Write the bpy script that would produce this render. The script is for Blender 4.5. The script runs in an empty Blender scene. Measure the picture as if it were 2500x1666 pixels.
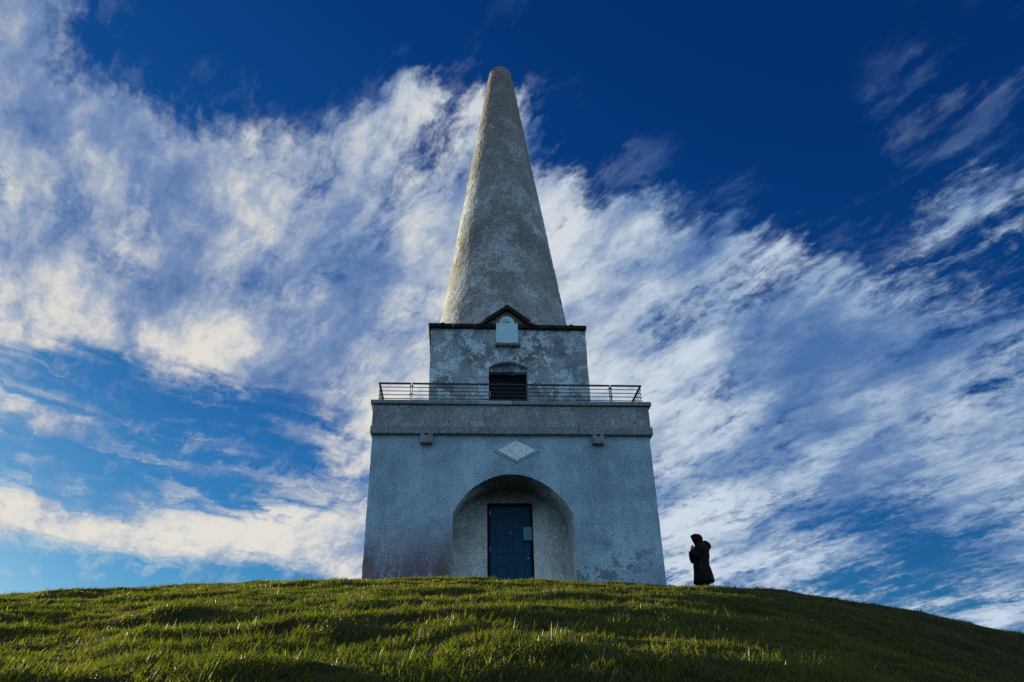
import bpy, bmesh, math, random
import numpy as np
from mathutils import Vector, Matrix

random.seed(7)
rng = np.random.default_rng(11)
R = math.radians
scene = bpy.context.scene
COL = scene.collection

# ------------------------------------------------------------------ camera
CAM = Vector((-1.3352, -17.1233, -3.1375))
cam_data = bpy.data.cameras.new('camera')
cam_data.sensor_width = 36.0
cam_data.lens = 36.0 * 1836.0 / 2500.0
cam_data.clip_start = 0.05
cam_data.clip_end = 20000
cam = bpy.data.objects.new('camera', cam_data)
COL.objects.link(cam)
c_right = Vector((0.99755412, -0.06705926, -0.01971865))
c_up = Vector((-0.01514227, -0.48273155, 0.87563746))
c_back = -Vector((0.06823842, 0.87319717, 0.48256628))
mw = Matrix.Identity(4)
for i, a in enumerate((c_right, c_up, c_back)):
    for k in range(3):
        mw[k][i] = a[k]
mw.translation = CAM
cam.matrix_world = mw
scene.camera = cam
cam_data.dof.use_dof = True
cam_data.dof.focus_distance = 17.0
cam_data.dof.aperture_fstop = 8.0

# ------------------------------------------------------------------ light
SUN_EL, SUN_AZ = R(13.2), R(-49.0)          # low winter sun, behind the tower on the left
sun_dir = Vector((math.sin(SUN_AZ) * math.cos(SUN_EL), math.cos(SUN_AZ) * math.cos(SUN_EL), math.sin(SUN_EL)))
sun_data = bpy.data.lights.new('sun', 'SUN')
sun_data.energy = 5.0
sun_data.angle = R(0.5)
sun_data.color = (1.0, 0.78, 0.48)
sun = bpy.data.objects.new('sun', sun_data)
sun.rotation_euler = (-sun_dir).to_track_quat('-Z', 'Y').to_euler()
sun.location = (-40, 40, 30)
COL.objects.link(sun)

vs = scene.view_settings
vs.view_transform = 'Standard'
vs.look = 'None'
vs.exposure = 1.0
vs.gamma = 1.0
vs.use_curve_mapping = False
scene.cycles.use_denoising = False
scene.cycles.max_bounces = 6
scene.cycles.transparent_max_bounces = 4


# ------------------------------------------------------------------ node helper
class G:
    """Small expression builder on a node tree."""
    def __init__(self, tree):
        self.t = tree
        self.n = tree.nodes
        self.n.clear()

    def new(self, typ, **kw):
        nd = self.n.new(typ)
        for k, v in kw.items():
            setattr(nd, k, v)
        return nd

    def put(self, sock, v):
        if isinstance(v, bpy.types.NodeSocket):
            self.t.links.new(v, sock)
        elif v is not None:
            if hasattr(sock.default_value, '__len__') and not hasattr(v, '__len__'):
                v = [v] * len(sock.default_value)
            if hasattr(sock.default_value, '__len__') and len(sock.default_value) == 4 and len(v) == 3:
                v = (*v, 1.0)
            sock.default_value = v

    def m(self, op, a, b=None, c=None, clamp=False):
        nd = self.new('ShaderNodeMath', operation=op, use_clamp=clamp)
        for s, v in zip(nd.inputs, (a, b, c)):
            self.put(s, v)
        return nd.outputs[0]

    def vm(self, op, a, b=None, scale=None):
        nd = self.new('ShaderNodeVectorMath', operation=op)
        self.put(nd.inputs[0], a)
        if b is not None:
            self.put(nd.inputs[1], b)
        if scale is not None:
            self.put(nd.inputs['Scale'], scale)
        return nd.outputs[1] if op in ('LENGTH', 'DOT_PRODUCT', 'DISTANCE') else nd.outputs[0]

    def sep(self, v):
        nd = self.new('ShaderNodeSeparateXYZ')
        self.put(nd.inputs[0], v)
        return nd.outputs

    def comb(self, x, y, z):
        nd = self.new('ShaderNodeCombineXYZ')
        for s, v in zip(nd.inputs, (x, y, z)):
            self.put(s, v)
        return nd.outputs[0]

    def noise(self, vec, scale, detail=4.0, rough=0.55, dist=0.0, col=False):
        nd = self.new('ShaderNodeTexNoise')
        self.put(nd.inputs['Vector'], vec)
        nd.inputs['Scale'].default_value = scale
        nd.inputs['Detail'].default_value = detail
        nd.inputs['Roughness'].default_value = rough
        nd.inputs['Distortion'].default_value = dist
        return nd.outputs['Color'] if col else nd.outputs[0]

    def voro(self, vec, scale, out='Distance'):
        nd = self.new('ShaderNodeTexVoronoi')
        self.put(nd.inputs['Vector'], vec)
        nd.inputs['Scale'].default_value = scale
        return nd.outputs[out]

    def step(self, v, lo, hi, a=0.0, b=1.0, smooth=True):
        nd = self.new('ShaderNodeMapRange', interpolation_type='SMOOTHSTEP' if smooth else 'LINEAR')
        for s, x in zip(nd.inputs[:5], (v, lo, hi, a, b)):
            self.put(s, x)
        return nd.outputs[0]

    def mix(self, f, a, b, blend='MIX'):
        nd = self.new('ShaderNodeMix', data_type='RGBA', blend_type=blend)
        self.put(nd.inputs[0], f)
        self.put(nd.inputs[6], a)
        self.put(nd.inputs[7], b)
        return nd.outputs[2]

    def ramp(self, f, stops, interp='LINEAR'):
        nd = self.new('ShaderNodeValToRGB')
        cr = nd.color_ramp
        cr.interpolation = interp
        while len(cr.elements) < len(stops):
            cr.elements.new(0.5)
        for e, (p, c) in zip(cr.elements, stops):
            e.position = p
            e.color = (*c, 1.0)
        self.put(nd.inputs[0], f)
        return nd.outputs[0]

    def scl(self, v, s):
        return self.vm('MULTIPLY', v, s)


# ------------------------------------------------------------------ sky
# cloud cover and cloud brightness over azimuth (columns, -44..52 deg) and elevation (rows, 7..63 deg)
COV = """
333333100025555555555555677777
321111111137655555566653566777
135888888889766666787655777777
775433344456777777788887777777
776655444446888888887677777666
776543334567999999876777756654
899898888888888889877777654455
677876777777788898878776445553
876776777767888899887652256312
888888887777788888865310111122
888777887677777775432100122221
885323455566666642100000011011
873100001235667420000000000101
842000000000001110000000000100
621000000000000110000000000010
310000000000000110000000000001
100000000000000010000000000000
000000000000000010000000000000
""".split()
BRI = """
888888888888888777766666666654
998888888888888777776655544566
677899999998888888777655655554
888776677788888888777655544444
778887687677888887665445444445
887787777788888888765445445555
688888776557788887765445555544
655665554455678888765555554444
556655565545678887665554444433
555665665555678887655544433333
555556666566667776554433333333
555445666666666665433333333333
554333334455666543333333333333
543333333333333333333333333333
543333333333333333333333333333
433333333333333333333333333333
333333333333333333333333333333
333333333333333333333333333333
""".split()

world = bpy.data.worlds.new('World')
scene.world = world
world.use_nodes = True
g = G(world.node_tree)
direction = g.new('ShaderNodeTexCoord').outputs['Generated']
dx, dy, dz = g.sep(direction)
sky = g.new('ShaderNodeTexSky', sky_type='NISHITA')
sky.sun_disc = False
sky.sun_elevation = SUN_EL
sky.sun_rotation = SUN_AZ
sky.altitude = 150
sky.air_density = 1.0
sky.dust_density = 0.4
sky.ozone_density = 3.0
# film-like contrast on the clear air: deeper blue aloft, paler towards the horizon
sr, sg, sb = g.sep(sky.outputs[0])
blue = g.comb(g.m('MULTIPLY', g.m('POWER', sr, 2.2), 0.057), g.m('MULTIPLY', g.m('POWER', sg, 1.4), 0.325),
              g.m('MULTIPLY', sb, 0.85))

# flat cloud deck, curved down a little towards the horizon
zc = g.m('ADD', g.m('MAXIMUM', dz, 0.0), 0.26)
u = g.m('DIVIDE', dx, zc)
v = g.m('DIVIDE', dy, zc)
deck = g.comb(u, v, 0.0)
w1 = g.vm('SUBTRACT', g.noise(deck, 2.6, 4, 0.6, col=True), (0.5, 0.5, 0.5))
w2 = g.vm('SUBTRACT', g.noise(deck, 10.0, 4, 0.65, col=True), (0.5, 0.5, 0.5))
deckw = g.vm('ADD', deck, g.vm('ADD', g.scl(w1, (0.13, 0.13, 0)), g.scl(w2, (0.05, 0.05, 0))))
# cloud rows run along the wind, a little left of the view axis
CW, SW = math.cos(R(31)), math.sin(R(31))
along = g.comb(g.m('ADD', g.m('MULTIPLY', u, CW), g.m('MULTIPLY', v, SW)), g.m('SUBTRACT', g.m('MULTIPLY', v, CW), g.m('MULTIPLY', u, SW)), 0.0)
deckw2 = g.vm('ADD', along, g.vm('ADD', g.scl(w1, (0.06, 0.10, 0)), g.scl(w2, (0.03, 0.03, 0))))
uw, vw, _ = g.sep(deckw)
# warped azimuth / elevation for the large layout
az = g.m('ARCTAN2', uw, vw)
rad = g.m('SQRT', g.m('ADD', g.m('MULTIPLY', uw, uw), g.m('MULTIPLY', vw, vw)))
# r = cos e / (sin e + .26)  ->  e close enough by this rational fit, tabulated
el = g.m('SUBTRACT', g.m('ARCCOSINE', g.m('DIVIDE', g.m('MULTIPLY', rad, 0.26),
         g.m('SQRT', g.m('ADD', g.m('MULTIPLY', rad, rad), 1.0)))), g.m('ARCTANGENT', rad))
fa = g.step(az, R(-44), R(52), 0.0, 1.0, smooth=False)
fe = g.step(el, R(7), R(63), 0.0, 17.0, smooth=False)
total = None
for i in range(18):
    n = len(COV[i])
    stops = [((k + 0.0) / (n - 1), (int(COV[i][k]) / 9.0, int(BRI[i][k]) / 9.0, 0.0)) for k in range(n)]
    col = g.ramp(fa, stops, 'LINEAR')
    hat = g.m('SUBTRACT', 1.0, g.m('ABSOLUTE', g.m('SUBTRACT', fe, float(i))), clamp=True)
    part = g.vm('SCALE', col, scale=hat)
    total = part if total is None else g.vm('ADD', total, part)
lay_c, lay_b, _ = g.sep(total)
# broken cloud goes on outside the view, cover and brightness raised to light the tower
inside = g.m('MULTIPLY', g.step(g.m('ABSOLUTE', g.m('SUBTRACT', az, R(4))), R(44), R(56), 1.0, 0.0),
             g.step(el, R(56), R(66), 1.0, 0.0))
lay_c = g.step(inside, 0.0, 1.0, 0.80, lay_c, smooth=False)
lay_b = g.step(inside, 0.0, 1.0, 0.76, lay_b, smooth=False)

streak = g.noise(g.scl(deckw2, (8.0, 2.2, 1.0)), 1.0, 10, 0.60, 0.1)
puff = g.noise(g.scl(deckw2, (17.0, 8.0, 1.0)), 1.0, 8, 0.66, 0.1)
ripple = g.noise(g.scl(deckw2, (62.0, 34.0, 1.0)), 1.0, 5, 0.68, 0.1)
nz = g.m('ADD', g.m('MULTIPLY', g.m('SUBTRACT', streak, 0.5), 2.2),
         g.m('ADD', g.m('MULTIPLY', g.m('SUBTRACT', puff, 0.5), 1.7), g.m('MULTIPLY', g.m('SUBTRACT', ripple, 0.5), 1.0)))
# far, low cloud lies in long flat layers
layer_p = g.comb(g.m('ADD', g.m('MULTIPLY', az, 7.0), g.m('MULTIPLY', el, 6.0)), g.m('ADD', g.m('MULTIPLY', el, 34.0), g.m('MULTIPLY', az, 4.0)), 0.0)
layers = g.noise(g.vm('ADD', layer_p, g.scl(w2, (1.2, 1.0, 0))), 1.0, 9, 0.62, 0.5)
low = g.m('MULTIPLY', g.step(el, R(16), R(40), 1.0, 0.30), g.step(az, R(-14), R(2), 1.0, 0.0))
nz = g.step(low, 0.0, 1.0, nz, g.m('MULTIPLY', g.m('SUBTRACT', layers, 0.5), 2.3), smooth=False)
dens = g.m('ADD', g.m('MULTIPLY', g.m('SUBTRACT', lay_c, 0.52), 1.9), nz)
cover = g.step(dens, -0.24, 0.50)
cover = g.m('MULTIPLY', cover, g.step(lay_c, 0.02, 0.25, 0.25, 0.96))
fine = g.noise(g.scl(deckw2, (14.0, 6.0, 1.0)), 1.0, 9, 0.66, 0.2)
veil = g.m('MULTIPLY', g.step(fine, 0.50, 0.70), g.step(lay_c, 0.02, 0.20, 0.0, 0.36))
cover = g.m('MAXIMUM', cover, veil)
# brightness: bright crests, grey-blue bellies
belly = g.noise(g.scl(deckw2, (6.0, 2.6, 3.0)), 1.0, 7, 0.56, 0.2)
lum = g.m('ADD', g.m('MULTIPLY', g.m('SUBTRACT', lay_b, 0.61), 1.35),
          g.m('ADD', g.m('MULTIPLY', g.m('SUBTRACT', belly, 0.5), 2.5), g.m('ADD', g.m('MULTIPLY', g.m('SUBTRACT', puff, 0.5), 1.3), g.m('MULTIPLY', g.m('SUBTRACT', ripple, 0.5), 0.45))))
lum = g.step(lum, -0.62, 0.66)
warm = g.ramp(lum, [(0.0, (0.085, 0.18, 0.40)), (0.35, (0.20, 0.29, 0.49)), (0.68, (0.40, 0.46, 0.57)), (1.0, (0.80, 0.76, 0.68))])
cool = g.ramp(lum, [(0.0, (0.070, 0.17, 0.40)), (0.35, (0.17, 0.28, 0.49)), (0.68, (0.35, 0.46, 0.62)), (1.0, (0.60, 0.70, 0.83))])
# clouds near the low sun catch its warm light, the rest stays blue-white
toward_sun = g.vm('DOT_PRODUCT', direction, tuple(sun_dir))
ccol = g.mix(g.step(toward_sun, 0.25, 0.95), cool, warm)
final = g.mix(cover, blue, g.vm('SCALE', ccol, scale=10.0))
final = g.mix(g.step(dz, -0.03, 0.0), (0.3, 0.5, 0.4), final)
bg = g.new('ShaderNodeBackground')
g.put(bg.inputs[0], final)
bg.inputs[1].default_value = 0.05
out = g.new('ShaderNodeOutputWorld')
g.t.links.new(bg.outputs[0], out.inputs[0])
world.cycles.sampling_method = 'MANUAL'
world.cycles.sample_map_resolution = 1024


# ------------------------------------------------------------------ materials
def material(name):
    mt = bpy.data.materials.new(name)
    mt.use_nodes = True
    return mt, G(mt.node_tree)


def finish(g, color, rough=0.9, bump=None, strength=0.5, dist=0.02, spec=0.3, metal=0.0):
    bs = g.new('ShaderNodeBsdfPrincipled')
    g.put(bs.inputs['Base Color'], color)
    g.put(bs.inputs['Roughness'], rough)
    bs.inputs['Specular IOR Level'].default_value = spec
    bs.inputs['Metallic'].default_value = metal
    if bump is not None:
        b = g.new('ShaderNodeBump')
        b.inputs['Strength'].default_value = strength
        b.inputs['Distance'].default_value = dist
        g.put(b.inputs['Height'], bump)
        g.t.links.new(b.outputs[0], bs.inputs['Normal'])
    o = g.new('ShaderNodeOutputMaterial')
    g.t.links.new(bs.outputs[0], o.inputs[0])


def roughcast(name, pale, mid, dark, patch=1.1, lo=0.42, hi=0.60, speck=0.6, algae=False, top_dirt=None, soot_shade=None, grain=30.0, crisp=0.10, fleck=0.0):
    """Pebble-dashed lime render: pale coats, older grey coats, lichen flecks, grains."""
    mt, g = material(name)
    p = g.new('ShaderNodeTexCoord').outputs['Object']
    x, y, z = g.sep(p)
    warp = g.vm('ADD', p, g.scl(g.vm('SUBTRACT', g.noise(p, 2.5, 5, 0.65, col=True), (0.5, 0.5, 0.5)), (0.5, 0.5, 0.5)))
    n1 = g.noise(warp, patch, 9, 0.66)
    n2 = g.noise(warp, patch * 2.7, 8, 0.7, 0.3)
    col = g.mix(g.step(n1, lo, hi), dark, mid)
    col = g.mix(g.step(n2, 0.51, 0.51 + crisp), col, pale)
    # broad weathering
    n3 = g.noise(g.scl(p, (1.0, 1.0, 0.7)), 0.75, 6, 0.62)
    col = g.mix(1.0, col, g.ramp(n3, [(0.32, (0.70, 0.71, 0.73)), (0.62, (1.10, 1.10, 1.10))]), 'MULTIPLY')
    if algae:
        # reddish and dark growth rising from the wet foot of the wall, in vertical runs
        run = g.noise(g.scl(p, (5.5, 5.5, 0.8)), 1.0, 6, 0.72)
        blot = g.noise(p, 5.0, 5, 0.7)
        foot = g.step(z, 0.1, 1.9, 1.0, 0.0)
        left = g.step(x, -1.1, 0.6, 1.0, 0.12)
        a = g.m('MULTIPLY', g.step(g.m('ADD', g.m('MULTIPLY', run, 0.65), g.m('MULTIPLY', blot, 0.35)), 0.36, 0.52), g.m('MULTIPLY', foot, left))
        col = g.mix(g.m('MULTIPLY', a, 0.9), col, (0.23, 0.12, 0.16))
        dk = g.m('MULTIPLY', g.step(g.noise(warp, 1.6, 7, 0.7), 0.50, 0.60), g.step(z, 0.5, 1.7, 1.0, 0.0))
        col = g.mix(g.m('MULTIPLY', dk, 0.7), col, (0.14, 0.17, 0.16))
    if top_dirt:
        t = g.m('ADD', g.step(z, top_dirt[0], top_dirt[1], smooth=False), g.m('MULTIPLY', g.m('SUBTRACT', n1, 0.5), 1.8))
        col = g.mix(g.m('MULTIPLY', g.step(t, 0.25, 0.85), 0.75), col, (0.21, 0.20, 0.165))
    if soot_shade:
        # sooty vault, part of its shade put into the colour too, ragged edge
        s = g.m('ADD', g.step(z, soot_shade[0], soot_shade[1], smooth=False), g.m('MULTIPLY', g.m('SUBTRACT', g.noise(warp, 1.7, 7, 0.65), 0.5), 1.5))
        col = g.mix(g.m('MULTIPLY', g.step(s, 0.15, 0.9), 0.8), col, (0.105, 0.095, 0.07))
    # flecks
    f1 = g.noise(p, grain * 1.0, 3, 0.6)
    f2 = g.noise(p, grain * 2.6, 2, 0.6)
    fl = g.m('ADD', g.m('MULTIPLY', f1, 0.6), g.m('MULTIPLY', f2, 0.4))
    flv = g.step(fl, 0.40, 0.60, 1.0 - speck, 1.0 + 0.35 * speck, smooth=False)
    col = g.mix(1.0, col, g.comb(flv, flv, flv), 'MULTIPLY')
    # rain runs
    runs = g.noise(g.scl(p, (7.0, 7.0, 0.5)), 1.0, 6, 0.65)
    rv = g.step(runs, 0.36, 0.60, 0.93, 1.02)
    col = g.mix(1.0, col, g.comb(rv, rv, rv), 'MULTIPLY')
    # black lichen flecks, thick in places
    dn = g.m('MULTIPLY', g.m('ADD', g.step(g.noise(p, 1.3, 5, 0.6), 0.42, 0.62), g.step(z, 2.0, 0.3, 0.0, 0.9) if fleck else 0.0), 0.075)
    thr = g.m('SUBTRACT', 0.68, dn)
    fn = g.m('ADD', g.m('MULTIPLY', g.noise(p, grain * 0.95, 2, 0.5), 0.75), g.m('MULTIPLY', g.noise(p, grain * 0.4, 2, 0.5), 0.25))
    spots = g.step(g.m('SUBTRACT', fn, thr), 0.0, 0.05)
    col = g.mix(g.m('MULTIPLY', spots, 0.75), col, (0.06, 0.075, 0.08))
    h = g.m('ADD', g.m('MULTIPLY', g.voro(p, grain * 1.5), 0.5), g.m('ADD', fl, g.m('MULTIPLY', n2, 0.6)))
    finish(g, col, 0.95, h, 0.8, 0.018, 0.15)
    return mt


def plain(name, c1, c2, scale=8.0, rough=0.8, bump=0.3, dist=0.004, spec=0.3, metal=0.0, detail=6):
    mt, g = material(name)
    p = g.new('ShaderNodeTexCoord').outputs['Object']
    n = g.noise(p, scale, detail, 0.65)
    col = g.mix(g.step(n, 0.35, 0.65), c1, c2)
    finish(g, col, rough, g.noise(p, scale * 3, 4, 0.6), bump, dist, spec, metal)
    return mt


M = {}  # white walls and marble: the blue of their shade is put into the colours
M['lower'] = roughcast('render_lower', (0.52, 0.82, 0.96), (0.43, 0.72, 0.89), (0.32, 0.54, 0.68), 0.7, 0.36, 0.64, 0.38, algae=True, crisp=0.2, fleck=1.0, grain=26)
M['niche'] = roughcast('render_niche', (0.80, 0.94, 0.95), (0.74, 0.88, 0.88), (0.50, 0.60, 0.57), 1.2, 0.34, 0.58, 0.4, soot_shade=(1.9, 2.8), crisp=0.15)
M['parapet'] = roughcast('render_parapet', (0.50, 0.66, 0.74), (0.38, 0.50, 0.56), (0.27, 0.34, 0.37), 1.0, 0.38, 0.62, 0.6, grain=26, crisp=0.15)
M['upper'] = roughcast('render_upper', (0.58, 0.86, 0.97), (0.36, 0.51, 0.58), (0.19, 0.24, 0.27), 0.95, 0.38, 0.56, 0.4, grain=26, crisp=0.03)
M['cone'] = roughcast('render_cone', (0.46, 0.62, 0.70), (0.38, 0.45, 0.475), (0.27, 0.30, 0.30), 0.55, 0.36, 0.62, 0.55, top_dirt=(10.0, 21.0), grain=19, crisp=0.09)
M['stone'] = plain('dressed_granite', (0.16, 0.205, 0.235), (0.26, 0.33, 0.37), 14, 0.85, 0.6, 0.01, 0.2)
M['stone2'] = plain('dressed_granite_pale', (0.28, 0.37, 0.43), (0.38, 0.50, 0.57), 14, 0.85, 0.6, 0.01, 0.2)
M['dark_stone'] = plain('blackened_stone', (0.012, 0.012, 0.010), (0.035, 0.035, 0.028), 9, 0.9, 0.7, 0.02, 0.15)
M['carved'] = plain('weathered_carving', (0.10, 0.11, 0.10), (0.28, 0.30, 0.27), 16, 0.9, 0.8, 0.02, 0.15)
M['marble'] = plain('white_marble', (0.70, 0.93, 1.0), (0.80, 0.97, 1.0), 5, 0.45, 0.15, 0.003, 0.4)
M['tablet'] = plain('blue_grey_slate_tablet', (0.38, 0.74, 0.88), (0.48, 0.82, 0.93), 7, 0.55, 0.3, 0.004, 0.4)
M['relief'] = plain('tablet_relief', (0.28, 0.50, 0.62), (0.46, 0.70, 0.80), 22, 0.6, 0.5, 0.006, 0.4)
M['crack'] = plain('crack_grime', (0.08, 0.11, 0.13), (0.16, 0.2, 0.22), 20, 0.9, 0.0)
M['door'] = plain('navy_door_paint', (0.004, 0.072, 0.150), (0.006, 0.086, 0.175), 6, 0.6, 0.15, 0.002, 0.15)
M['door_edge'] = plain('navy_door_mould', (0.006, 0.012, 0.020), (0.010, 0.018, 0.028), 6, 0.5, 0.1, 0.002, 0.4)
M['frame'] = plain('black_frame_paint', (0.003, 0.011, 0.018), (0.006, 0.017, 0.026), 8, 0.75, 0.15, 0.002, 0.12)
M['notice'] = plain('blue_notice', (0.015, 0.22, 0.33), (0.022, 0.25, 0.37), 4, 0.35, 0.1, 0.001, 0.5)
M['chrome'] = plain('brushed_steel', (0.5, 0.5, 0.48), (0.62, 0.62, 0.6), 30, 0.35, 0.1, 0.001, 0.5, 1.0)
M['rail'] = plain('dark_painted_steel', (0.012, 0.014, 0.018), (0.03, 0.034, 0.04), 18, 0.5, 0.2, 0.002, 0.4)
M['post'] = plain('galvanised_steel', (0.16, 0.18, 0.20), (0.24, 0.27, 0.29), 20, 0.5, 0.2, 0.002, 0.4)
M['coat'] = plain('black_quilted_cloth', (0.006, 0.006, 0.007), (0.014, 0.014, 0.016), 12, 0.85, 0.5, 0.01, 0.2)
M['hood'] = plain('maroon_wool', (0.022, 0.005, 0.006), (0.04, 0.008, 0.010), 40, 0.95, 0.6, 0.006, 0.1)
M['skin'] = plain('skin', (0.30, 0.17, 0.12), (0.36, 0.21, 0.15), 20, 0.6, 0.2, 0.002, 0.3)
M['trousers'] = plain('black_trousers', (0.007, 0.007, 0.008), (0.012, 0.012, 0.013), 20, 0.9, 0.3, 0.003, 0.2)
M['boot'] = plain('black_boot_leather', (0.008, 0.007, 0.007), (0.016, 0.014, 0.013), 20, 0.5, 0.3, 0.003, 0.4)
M['soil'] = plain('bare_soil', (0.012, 0.009, 0.006), (0.035, 0.025, 0.016), 25, 0.95, 0.8, 0.02, 0.1)


# ------------------------------------------------------------------ object helpers
def tag(o, label=None, cat=None, group=None, kind=None):
    for k, val in (('label', label), ('category', cat), ('group', group), ('kind', kind)):
        if val:
            o[k] = val
    return o


def empty(name, loc, label, cat):
    o = bpy.data.objects.new(name, None)
    o.location = loc
    COL.objects.link(o)
    return tag(o, label, cat)


def link(name, me, mat, parent=None, smooth=False):
    me.materials.append(mat)
    if smooth:
        me.polygons.foreach_set('use_smooth', [True] * len(me.polygons))
    o = bpy.data.objects.new(name, me)
    COL.objects.link(o)
    if parent is not None:
        o.parent = parent
        off = Vector((0, 0, 0))
        q = parent
        while q is not None:
            off += q.location
            q = q.parent
        o.location = -off
    return o


class MB:
    """Collects geometry for one mesh object, in world coordinates."""
    def __init__(self):
        self.v, self.f = [], []

    def add(self, vs, fs):
        b = len(self.v)
        self.v += [tuple(p) for p in vs]
        self.f += [tuple(b + i for i in f) for f in fs]
        return self

    def box(self, x0, x1, y0, y1, z0, z1):
        return self.add([(x0, y0, z0), (x1, y0, z0), (x1, y1, z0), (x0, y1, z0), (x0, y0, z1), (x1, y0, z1), (x1, y1, z1), (x0, y1, z1)],
                        [(0, 3, 2, 1), (4, 5, 6, 7), (0, 1, 5, 4), (1, 2, 6, 5), (2, 3, 7, 6), (3, 0, 4, 7)])

    def prism(self, poly, y0, y1):
        """poly in x-z (counter-clockwise seen from -y), extruded from y0 back to y1."""
        n = len(poly)
        vs = [(x, y0, z) for x, z in poly] + [(x, y1, z) for x, z in poly]
        fs = [tuple(range(n)), tuple(range(2 * n - 1, n - 1, -1))]
        fs += [(i, n + i, n + (i + 1) % n, (i + 1) % n) for i in range(n)]
        return self.add(vs, fs)

    def tube(self, pts, rad, n=8, caps=True):
        pts = [Vector(p) for p in pts]
        rad = rad if hasattr(rad, '__len__') else [rad] * len(pts)
        vs, fs = [], []
        prev = None
        for i, p in enumerate(pts):
            d = (pts[min(i + 1, len(pts) - 1)] - pts[max(i - 1, 0)]).normalized()
            a = prev if prev is not None else (Vector((0, 0, 1)) if abs(d.z) < 0.9 else Vector((1, 0, 0)))
            s = d.cross(a).normalized()
            t = s.cross(d).normalized()
            prev = t
            for k in range(n):
                w = 2 * math.pi * k / n
                vs.append(p + (s * math.cos(w) + t * math.sin(w)) * rad[i])
        for i in range(len(pts) - 1):
            for k in range(n):
                fs.append((i * n + k, i * n + (k + 1) % n, (i + 1) * n + (k + 1) % n, (i + 1) * n + k))
        if caps:
            fs.append(tuple(range(n - 1, -1, -1)))
            fs.append(tuple((len(pts) - 1) * n + k for k in range(n)))
        return self.add(vs, fs)

    def loft(self, rings):
        n = len(rings[0])
        vs = [p for r in rings for p in r]
        fs = []
        for i in range(len(rings) - 1):
            for k in range(n):
                fs.append((i * n + k, i * n + (k + 1) % n, (i + 1) * n + (k + 1) % n, (i + 1) * n + k))
        fs.append(tuple(range(n - 1, -1, -1)))
        fs.append(tuple((len(rings) - 1) * n + k for k in range(n)))
        return self.add(vs, fs)

    def mesh(self, name, bevel=0.0, fix=True):
        me = bpy.data.meshes.new(name)
        me.from_pydata(self.v, [], self.f)
        if fix or bevel:
            bm = bmesh.new()
            bm.from_mesh(me)
            if bevel:
                bmesh.ops.bevel(bm, geom=bm.edges[:], offset=bevel, segments=1, affect='EDGES', profile=0.5)
            bmesh.ops.recalc_face_normals(bm, faces=bm.faces[:])
            bm.to_mesh(me)
            bm.free()
        return me

    def build(self, name, mat, parent=None, bevel=0.0, smooth=False):
        return link(name, self.mesh(name, bevel), mat, parent, smooth)


def wob(a=0.006):
    return random.uniform(-a, a)


# ------------------------------------------------------------------ value noise for the terrain
def perlin(x, y, seed):
    r = np.random.default_rng(seed)
    ang = r.uniform(0, 2 * np.pi, (256, 256))
    gx, gy = np.cos(ang), np.sin(ang)
    xi, yi = np.floor(x).astype(int), np.floor(y).astype(int)
    xf, yf = x - xi, y - yi
    fu, fv = xf ** 3 * (xf * (xf * 6 - 15) + 10), yf ** 3 * (yf * (yf * 6 - 15) + 10)

    def dot(i, j):
        a, b = (xi + i) & 255, (yi + j) & 255
        return gx[a, b] * (xf - i) + gy[a, b] * (yf - j)
    top = dot(0, 0) * (1 - fu) + dot(1, 0) * fu
    bot = dot(0, 1) * (1 - fu) + dot(1, 1) * fu
    return (top * (1 - fv) + bot * fv) * 1.5


_ss = np.array([-2500, -600, -200, -60, -20, -2, 0, 5, 10, 12.5, 15, 17, 19, 24, 32, 60, 200, 600, 2500.])
_sl = np.array([0, 0.0, .05, .15, .27, .272, .27, .245, .222, .201, .15, .08, .02, -.06, -.16, -.25, -.05, 0, 0])
_g = np.concatenate([np.linspace(-2500, -60, 800), np.linspace(-59.9, 60, 2400), np.linspace(60.5, 2500, 800)])
_v = np.interp(_g, _ss, _sl)
_z = np.concatenate([[0], np.cumsum((_v[1:] + _v[:-1]) / 2 * np.diff(_g))])
_z = _z - np.interp(0, _g, _z) - 3.53


def q2(r, k, m):
    return np.where(r > m, k * m * m + 2 * k * m * (r - m), k * r * r)


def height(x, y, rough=True):
    x, y = np.asarray(x, float), np.asarray(y, float)
    h = np.interp(y + 17.12, _g, _z)
    r, rl, l = np.maximum(0, x - 2), np.maximum(0, x), np.maximum(0, -x - 2.6)
    t = np.clip((y + 9) / 6, 0, 1)
    w = 1 - .7 * t * t * (3 - 2 * t)
    h = h - (q2(r, .053, 5) + .060 * rl) * w - q2(l, .006, 12) + .02 * np.exp(-((x + 2.2) / 1.6) ** 2) - .15
    xr = 2.0 + (y + 6) * .27
    tn = np.clip((-6.0 - y) / 3.5, 0, 1)
    h = h - tn * tn * (3 - 2 * tn) * q2(np.maximum(0, x - xr + .7), .055, 2.2)
    h = h - .045 / (1 + np.exp(-(x - 1.2) / .5))
    if rough:
        near = np.exp(-((x / 45) ** 2 + ((y + 5) / 45) ** 2))
        wx = x + 0.5 * perlin(x * .6, y * .6, 3)
        n = .085 * perlin(wx * .42, y * .80 + 5, 21) + .046 * perlin(wx * .95 + 9, y * 1.7, 22) + .026 * perlin(wx * 2.3, y * 3.6, 23) + .016 * perlin(x * 5, y * 6.5, 24)
        pad = np.clip((np.hypot(np.maximum(np.abs(x) - 3.4, 0), np.maximum(np.abs(y - 3.4) - 3.4, 0))) / 1.5, 0.15, 1)
        h = h + n * near * pad
    h = np.where(h < 0, 70 * np.tanh(h / 70), h)
    return h


SOIL = [(-0.93, -12.75, 0.30, 0.17), (-3.68, -7.25, 0.45, 0.3), (1.45, -4.9, 0.55, 0.35), (1.15, -11.8, 0.3, 0.15)]


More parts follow.
